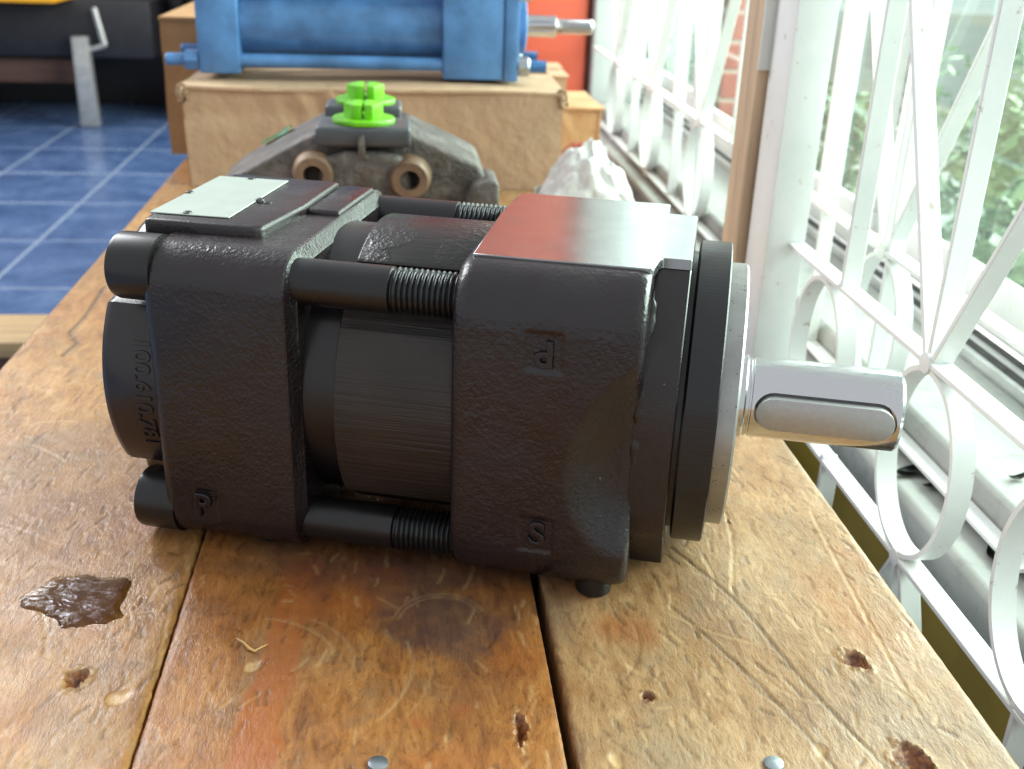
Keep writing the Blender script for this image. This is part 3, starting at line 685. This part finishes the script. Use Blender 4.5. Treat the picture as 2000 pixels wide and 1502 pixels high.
# --- tie bolts
def tie_bolt(y, z):
    o = lathe('tie_bolt', (y, z), [(-.178, .0130), (-.0425, .0130), (-.0415, .0112), (.002, .0112)], 'smooth_black', pump, n=40)
    lathe('bolt_head', (y, z), [(-.1765, .0192), (-.2000, .0192), (-.2024, .0185), (-.2032, .0172), (-.2032, .0100), (-.195, .0095)], 'smooth_black', o, n=48)
    th = []; p = .00308; a = -.0408
    while a < .001: th += [(a, .0111), (a + p * .42, .0129), (a + p * .58, .0129)]; a += p
    lathe('thread', (y, z), th, 'thread', o, n=40, sharp=60, caps=False)
for y in (-BC, BC):
    for z in (BZ + BC, BZ - BC): tie_bolt(y, z)
# feet
for s_, y_ in ((.078, -.078), (.078, .078), (-.125, -.066), (-.125, .066)): lathe('foot_plug', (y_ * 0 + s_, y_), [(.0002, .0095), (.0014, .0105), (.012, .0105)], 'smooth_black', pump, 'z', 24)

# ================================================================== THINGS BEHIND
# raw casting with green port plugs
vb = tag(empty('valve_casting', (0, 1.10, 0)), 'raw grey cast iron valve body with two bright green plugs', 'casting')
prism('body', [(-.200, .002), (-.196, .088), (-.176, .104), (-.108, .142), (-.092, .150), (-.086, .1535), (.006, .1535), (.012, .149), (.035, .139), (.080, .118), (.086, .105), (.090, .06), (.092, .002)], 'y', .012, .135, 'iron', vb, .006, 3)
prism('front_web', [(-.10, .05), (-.085, .128), (-.060, .136), (-.020, .136), (.004, .128), (.02, .05)], 'y', -.004, .03, 'iron', vb, .008, 3)
box('top_land', -.0885, .0075, -.004, .062, .140, .1600, 'irontop', vb, .004, 3)
box('top_land', -.084, -.002, .078, .128, .140, .1680, 'irontop', vb, .004, 3)
prism('parting_rib', [(-.046, .128), (-.046, .150), (-.040, .153), (-.038, .130)], 'y', -.009, .0, 'iron', vb, .001, 2)
for x, z in ((-.092, .112), (.006, .108)):
    b_ = lathe('boss', (x, z), [(.03, .026), (.0, .0215), (-.008, .0195), (-.010, .0180), (-.010, .0102), (.02, .0098)], 'rust', vb, 'y', 40)
    lathe('bore', (x, z), [(.016, .0101), (.0155, .001)], 'hole', b_, 'y', 24, caps=True)
prism('lug', [(.062, .03), (.062, .085), (.070, .104), (.090, .110), (.098, .106), (.101, .03)], 'y', -.01, .05, 'iron', vb, .004, 3)
for y_, z_, lab in ((.029, .1603, 0), (.103, .1683, 1)):
    pc = (-.041, y_)
    pg = lathe('port_plug', pc, [(z_, .0320), (z_ + .003, .0325), (z_ + .0048, .0315), (z_ + .005, .012)], 'green', vb, 'z', 40)
    for sx in (-1, 1):
        hexp = [(pc[0] + sx * .0015, y_ - .0185), (pc[0] + sx * .010, y_ - .0185), (pc[0] + sx * .0205, y_), (pc[0] + sx * .010, y_ + .0185), (pc[0] + sx * .0015, y_ + .0185)]
        prism('plug_head', hexp, 'z', z_ + .0045, z_ + .0195, 'green', pg, .0012, 2)
# green wrapper scrap behind casting
bm = bmesh.new(); gv = []
for i in range(9):
    for j in range(5):
        gv.append(bm.verts.new((-.156 + i * .0040 + random.uniform(-.001, .001), 1.212 + j * .005, .1205 + i * .00225 + math.sin(i * .9 + j) * .0012 + random.uniform(-.001, .001) - (j - 2) ** 2 * .0006)))
for i in range(8):
    for j in range(4): bm.faces.new((gv[i * 5 + j], gv[i * 5 + j + 1], gv[(i + 1) * 5 + j + 1], gv[(i + 1) * 5 + j]))
bmesh.ops.solidify(bm, geom=list(bm.faces), thickness=.0012)
tag(from_bm('green_wrapper', bm, 'greenwrap', None, 0), 'crumpled green plastic strip lying on the casting by the carton', 'wrapper')

# cardboard cartons
def sstep0(x): x = min(1, max(0, x)); return x * x * (3 - 2 * x)
def crumple(o, amt, seed, sc=14):
    for v in o.data.vertices:
        n_ = Vector((math.sin(v.co.y * sc + seed) + math.sin(v.co.z * sc * 2.3 + seed * 2), math.cos(v.co.x * sc * 1.7 + seed) + math.sin(v.co.z * sc * 1.9), math.sin(v.co.x * sc + v.co.y * sc * .7 + seed)))
        v.co += n_ * amt
def carton(name, x0, x1, y0, y1, z0, z1, mat, label, seed, wear=.0016, group=None):
    root = tag(empty(name, ((x0 + x1) / 2, (y0 + y1) / 2, z0)), label, 'carton', group)
    hx, hy, h = (x1 - x0) / 2, (y1 - y0) / 2, z1 - z0; t = .004
    def panel(nm, ax, a, u0, u1, v0, v1):
        bm = bmesh.new(); nu, nv = 60, 18; g = []
        for i in range(nu + 1):
            for j in range(nv + 1):
                u = u0 + (u1 - u0) * i / nu; w = v0 + (v1 - v0) * j / nv; g.append(bm.verts.new((u, a, w) if ax == 'y' else ((a, u, w) if ax == 'x' else (u, w, a))))
        for i in range(nu):
            for j in range(nv): k = i * (nv + 1) + j; bm.faces.new((g[k], g[k + 1], g[k + nv + 2], g[k + nv + 1]))
        bmesh.ops.recalc_face_normals(bm, faces=bm.faces)
        bmesh.ops.solidify(bm, geom=list(bm.faces), thickness=t)
        o = from_bm(nm, bm, mat, root, 60); crumple(o, wear, seed + len(root.children))
        if nm == 'front_panel':
            for v in o.data.vertices:
                u, w = v.co.x, v.co.z
                v.co.y += .0035 * math.exp(-((w - h * .72) / .012) ** 2) * sstep0((-.02 - u) / .1) + .004 * math.sin(u * 150 + w * 60) * math.exp(-((u + .07) / .05) ** 2 - ((w - h * .8) / .03) ** 2)
        return o
    panel('front_panel', 'y', -hy, -hx, hx, .002, h - .004); panel('back_panel', 'y', hy, -hx, hx, .002, h - .004)
    panel('side_panel', 'x', -hx, -hy, hy, .002, h - .004); panel('side_panel', 'x', hx, -hy, hy, .002, h - .004)
    panel('top_flap', 'z', h - .002, -hx - .003, hx + .003, -hy - .004, -.002); panel('top_flap', 'z', h - .001, -hx - .003, hx + .003, .002, hy + .004)
    return root
ct = carton('front_carton', -.297, .222, 1.508, 1.90, 0, .139, 'cardboard', 'crumpled tan cardboard carton carrying the blue cylinder', 3, .0015)
# dog-eared torn corners
for sx, nm in ((-1, 'torn_corner'), (1, 'torn_corner')):
    bm = bmesh.new(); bmesh.ops.create_icosphere(bm, subdivisions=3, radius=.010)
    for v in bm.verts: v.co = Vector((v.co.x * .7 + sx * .258, v.co.y * .5 - .1965, v.co.z * 1.3 + .128)) + Vector((random.uniform(-1, 1), random.uniform(-1, 1), random.uniform(-1, 1))) * .0030
    from_bm(nm, bm, 'cardboard', ct, 0)
carton('rear_carton', -.360, -.304, 1.715, 2.1, 0, .207, 'cardboard2', 'plain brown carton behind the left end of the tan carton', 11, .0012)
carton('small_carton', .265, .330, 1.80, 1.98, 0, .072, 'cardboard3', 'small orange brown carton by the grille behind tan carton', 17, .001)
carton('flat_carton', .235, .300, 2.0, 2.16, 0, .098, 'cardboard', 'narrow tan carton standing behind the small orange carton', 19, .001)

# blue hydraulic cylinder on the carton
hc = tag(empty('hydraulic_cylinder', (0, 1.635, .1425)), 'blue painted tie rod hydraulic cylinder lying on tan carton', 'cylinder')
box('cap_block', -.282, -.226, -.068, .068, .003, .139, 'blue', hc, .003)
box('head_block', .056, .142, -.068, .068, .001, .139, 'blue', hc, .003)
box('gland_plate', .1425, .163, -.070, .070, -.0005, .141, 'blue', hc, .003)
lathe('barrel', (0, .071), [(-.2255, .0535), (.0555, .0535)], 'blue', hc, n=64)
lathe('gland', (0, .071), [(.1632, .040), (.176, .040), (.178, .037)], 'blue', hc, n=48)
rd = lathe('piston_rod', (0, .071), [(.17, .0155), (.216, .0155), (.2185, .0165), (.2225, .0165), (.225, .0112), (.232, .0105)], 'steel', hc, n=40)
th = []; a = .231
while a < .276: th += [(a, .0100), (a + .0009, .0110)]; a += .0018
lathe('thread', (0, .071), th + [(.279, .0095)], 'steel', rd, n=32, sharp=60)
for y in (-.056, .056):
    for z in (.020, .122):
        t_ = lathe('tie_rod', (y, z), [(-.2262, .0095), (.0558, .0095)], 'blue', hc, n=20)
        lathe('nut', (y, z), [(-.283, .0145), (-.300, .0145), (-.302, .0125)], 'blue', t_, n=6)
        lathe('rod_end', (y, z), [(-.30, .0085), (-.326, .0085), (-.328, .007)], 'blue', t_, n=20)
        lathe('nut', (y, z), [(.1635, .0150), (.178, .0150), (.180, .0125)], 'zinc', t_, n=6)
        th = []; a = .179
        while a < .204: th += [(a, .0080), (a + .0011, .0092)]; a += .0022
        lathe('rod_end', (y, z), th, 'blue', t_, n=20, sharp=60)

# crumpled white bag and red wrapper
def crumple_blob(name, c, rad, mat, label, cat, seed, ridge=.22):
    bm = bmesh.new(); bmesh.ops.create_icosphere(bm, subdivisions=5, radius=1); r_ = random.Random(seed)
    pl_ = [(Vector((r_.gauss(0, 1), r_.gauss(0, 1), r_.gauss(0, .8))).normalized(), r_.uniform(.74, .98)) for _ in range(150)]
    for v in bm.verts:
        n_ = v.co.normalized(); k = 1.0
        for d, h in pl_:
            dd = n_.dot(d)
            if dd > .2: k = min(k, h / dd + ridge * .25 * (1 - dd))
        k *= 1 + .05 * math.sin(n_.x * 23 + 4 * math.sin(n_.z * 11 + seed)) * math.sin(n_.y * 19 + 3 * math.sin(n_.x * 9)); p = n_ * k; v.co = (p.x * rad[0], p.y * rad[1], max(p.z * rad[2], -rad[2] * .55))
    zmin = min(v.co.z for v in bm.verts)
    for v in bm.verts: v.co.z -= zmin
    o = from_bm(name, bm, mat, None, 22); o.location = c
    return tag(o, label, cat)
def sheet_heap(name, cx, cy, rx, ry, hgt, mat, label, cat, seed):
    n = 60; u = np.linspace(-1, 1, n); U, V_ = np.meshgrid(u, u); rr = np.sqrt(U ** 2 + V_ ** 2)
    rid = lambda sc, sd: 1 - np.abs(vnoise(U + 3, V_ + 3, sc, sd) - .5) * 2
    h = np.clip(1 - rr ** 1.7, 0, 1) * (.55 + .25 * rid(2.1, seed) + .25 * rid(4.3, seed + 1)) + .10 * rid(8, seed + 2) * np.clip(1.3 - rr, 0, 1)
    Xh = cx + rx * (U + .10 * (vnoise(U + 5, V_ + 5, 3, seed + 3) - .5) + .12 * (vnoise(U + 5, V_ + 5, 7, seed + 4) - .5)); Yh = cy + ry * (V_ + .2 * (vnoise(U + 7, V_ + 7, 4, seed + 5) - .5))
    keep = rr < 1.0 + .12 * np.sin(5 * np.arctan2(V_, U))
    bm = bmesh.new(); vv = [[bm.verts.new((Xh[i, j], Yh[i, j], .001 + max(0, h[i, j]) * hgt)) for j in range(n)] for i in range(n)]
    for i in range(n - 1):
        for j in range(n - 1):
            if keep[i, j] and keep[i + 1, j + 1]: bm.faces.new((vv[i][j], vv[i][j + 1], vv[i + 1][j + 1], vv[i + 1][j]))
    bmesh.ops.delete(bm, geom=[v for v in bm.verts if not v.link_faces], context='VERTS')
    bmesh.ops.solidify(bm, geom=list(bm.faces), thickness=.0006)
    return tag(from_bm(name, bm, mat, None, 25), label, cat)
sheet_heap('plastic_bag', .243, 1.40, .072, .06, .088, 'bag', 'crumpled white plastic bag on bench beside the grille', 'bag', 41)
crumple_blob('red_wrapper', (.262, 1.56, .002), (.045, .06, .042), 'redbag', 'dark red crumpled wrapper behind the white plastic bag', 'wrapper', 9)

# ================================================================== GRILLES
def strip_bar(name, x0, dx, p0, p1, t, mat, parent):
    (y0, z0), (y1, z1) = p0, p1; L_ = math.hypot(y1 - y0, z1 - z0); ny, nz_ = -(z1 - z0) / L_ * t / 2, (y1 - y0) / L_ * t / 2
    return prism(name, [(y0 + ny, z0 + nz_), (y1 + ny, z1 + nz_), (y1 - ny, z1 - nz_), (y0 - ny, z0 - nz_)], 'x', x0, x0 + dx, mat, parent, .0006, 1)
def strip_ring(name, x0, dx, cy, cz, a, b, t, mat, parent, n=56):
    vs = []; fs = []
    for i in range(n):
        an = 2 * math.pi * i / n; c_, s_ = math.cos(an), math.sin(an)
        for rr, xx in ((0, x0), (0, x0 + dx), (-t, x0 + dx), (-t, x0)): vs.append((xx, cy + (a + rr) * c_, cz + (b + rr) * s_))
    for i in range(n):
        j = (i + 1) % n
        for k in range(4): fs.append((i * 4 + k, i * 4 + (k + 1) % 4, j * 4 + (k + 1) % 4, j * 4 + k))
    return mobj(name, vs, fs, mat, parent, 40)
def grille(label, x0, dx, ya, yb, rails, hubs, bars, rings, zr, zlow, ztop, ring_c):
    g = tag(empty('window_grille', (0, 0, 0)), label, 'grille')
    t = .0042
    for i, z in enumerate(rails): strip_bar('rail', x0 - .0004 * (i + 1), dx, (ya, z), (yb, z), t, 'white', g)
    for y in bars:
        strip_bar('bar', x0 + .0003, dx - .0006, (y, zr + .0022), (y, ztop - .0022), t, 'white', g); strip_bar('bar', x0 + .0003, dx - .0006, (y - .02, zlow - .0022), (y - .02, rails[-1] + .0022), t, 'white', g)
    for y in hubs:
        for k, dy in enumerate((.155, 0, -.155)):
            strip_bar('spoke', x0 + .0003 + .0002 * k, dx - .0008, (y + dy * .03, zr + .002), (y + dy, zr + (.29 if dy else ztop - zr - .0025)), t, 'white', g)
            strip_bar('spoke', x0 + .0003 + .0002 * k, dx - .0008, (y - .012 + dy * .03, zlow - .002), (y - .012 + dy * .9, zlow - (.26 if dy else zlow - rails[-1] - .0025)), t, 'white', g)
        lathe('weld', (y, zr), [(x0 - .0016, .003), (x0 - .001, .0075), (x0 + .006, .0088)], 'white', g, 'x', 14)
        lathe('weld', (y - .012, zlow), [(x0 - .0016, .003), (x0 - .001, .0070), (x0 + .006, .0080)], 'white', g, 'x', 14)
    for k_, y in enumerate(bars):
        for z_, yy in ((zr, y), (zlow, y - .02)): lathe('weld', (yy + .0015, z_ + .0028), [(x0 - .0010, .001), (x0 + .0005, .0038), (x0 + .008, .0046), (x0 + .014, .002)], 'white', g, 'x', 9)
    for y in rings: strip_ring('ring', x0 + .0002, dx - .0004, y, ring_c, .0565, (zr - zlow) / 2 - .0024, .0038, 'white', g)
    return g
grille('white flat bar window grille standing right beside the pump shaft', .360, .0165, -.6, .943, (.085, -.066, .62, -.42), (.655, .335, .015), (.815, .495, .175), (.852, .648, .472, .30, .13), .085, -.066, .62, .0095)
grille('white flat bar window grille farther away behind the timber stud', .443, .0165, .62, 2.58, (.085, -.066, .66), (.925, 1.265, 1.605, 1.95, 2.3), (1.1, 1.43, 1.775, 2.125), (.925, 1.265, 1.605, 1.95, 2.3), .085, -.066, .66, .0095)
tag(box('white_post', .3385, .3760, .944, 1.000, -.34, .80, 'white', bev=.002), 'broad white painted post at the end of near grille', 'post')
tag(box('timber_stud', .329, .372, 1.004, 1.055, FZ + .004, .80, 'stud', bev=.003), 'bare tan timber stud beside the white post', 'stud')
tag(box('stud_cap', .3285, .3725, 1.0005, 1.0035, .236, .80, 'wallwhite', bev=.0005), 'grey painted board covering the top of the timber stud', 'board')

# blackened leaf scraps on the sill
def leaf(x, y, z, L_, a, label, bend=.004):
    bm = bmesh.new(); row = []
    for i in range(7):
        t = i / 6; w = L_ * .16 * math.sin(math.pi * min(1, t * .95 + .03)) + .0003; px = x + math.cos(a) * L_ * (t - .5); py = y + math.sin(a) * L_ * (t - .5); zz = z + .001 + bend * (2 * t - 1) ** 2
        row.append([bm.verts.new((px - math.sin(a) * w * s_, py + math.cos(a) * w * s_, zz + abs(s_) * .0012)) for s_ in (-1, 0, 1)])
    for p, q_ in zip(row[:-1], row[1:]):
        for k in range(2): bm.faces.new((p[k], p[k + 1], q_[k + 1], q_[k]))
    bmesh.ops.solidify(bm, geom=list(bm.faces), thickness=.0004)
    return tag(from_bm('leaf_scrap', bm, 'leafdry', None, 0), label, 'leaf', 'blackened leaf scraps on the sill')
for x, y, z, L_, a, lb in ((.4470, .7900, -.0745, .046, .35, 'largest blackened leaf scrap on the sill, seen inside the ring'), (.4330, .7830, -.0745, .036, .05, 'blackened leaf scrap crossing the tip of the largest one'),
        (.4450, .7600, -.0745, .022, .4, 'small blackened leaf scrap just nearer than the largest one'), (.4440, .6530, -.0745, .030, 1.2, 'upright curled blackened leaf scrap on the sill beside the right ring'),
        (.4560, .6500, -.0745, .026, 2.2, 'blackened leaf scrap leaning on the sill step by the right ring'), (.4450, .6320, -.0745, .016, .2, 'tiny flat leaf scrap near the right edge of the photo'),
        (.4900, .7150, -.043, .020, .3, 'single dark leaf scrap on the upper sill step'), (.4540, 1.0500, -.0745, .028, .9, 'dark leaf scrap on the sill just above the shaft')):
    leaf(x, y, z, L_, a, lb)

# ================================================================== FAR LEFT
dk = tag(empty('dark_desk', (-1.6, 5.3, FZ + .004)), 'dark metal desk with yellow edged top and pale steel leg', 'desk')
box('top', -1.6, .13, -.35, .55, .552, .580, 'yellow', dk, .006)
box('drawer_case', -1.6, .47, -.10, .5, .300, .551, 'blackplastic', dk, .015)
box('apron', -1.5, .10, -.05, .05, .180, .290, 'darkwood', dk, .004)
box('back_panel', -1.6, .62, .52, .56, .0, .534, 'blackplastic', dk, .004)
prism('leg', [(.120, .002), (.205, .002), (.195, .40), (.125, .40)], 'y', -.16, -.11, 'legsteel', dk, .006)
box('leg', .46, .54, .30, .38, .0, .70, 'blackplastic', dk, .006)
tube_bar('drawer_pull', (.23, -.12, .52), (.26, -.12, .36), .014, 'legsteel', dk); tube_bar('drawer_pull', (.26, -.12, .36), (.14, -.12, .325), .012, 'legsteel', dk)
tag(box('dark_crate', -.95, -.52, 5.25, 6.0, FZ + .004, .35, 'blackplastic', bev=.02), 'large black crate standing between desk and brown carton', 'crate')
tag(box('dark_partition', -9, -.08, 6.6, 6.7, FZ + .004, 1.2, 'blackplastic', bev=.01), 'dark partition behind the desk on the blue floor', 'partition')
lb = tag(empty('low_bench', (-.70, 1.74, 0)), 'low pine bench at the left edge of the workbench', 'bench')
box('seat', -.9, .13, -.06, .075, -.328, -.300, 'railwood', lb, .003); box('apron', -.9, .12, -.054, -.03, -.44, -.329, 'darkwood', lb, .002)
for xx in (-.85, .06): box('leg', xx, xx + .05, -.03, .05, FZ + .004, -.329, 'darkwood', lb, .002)
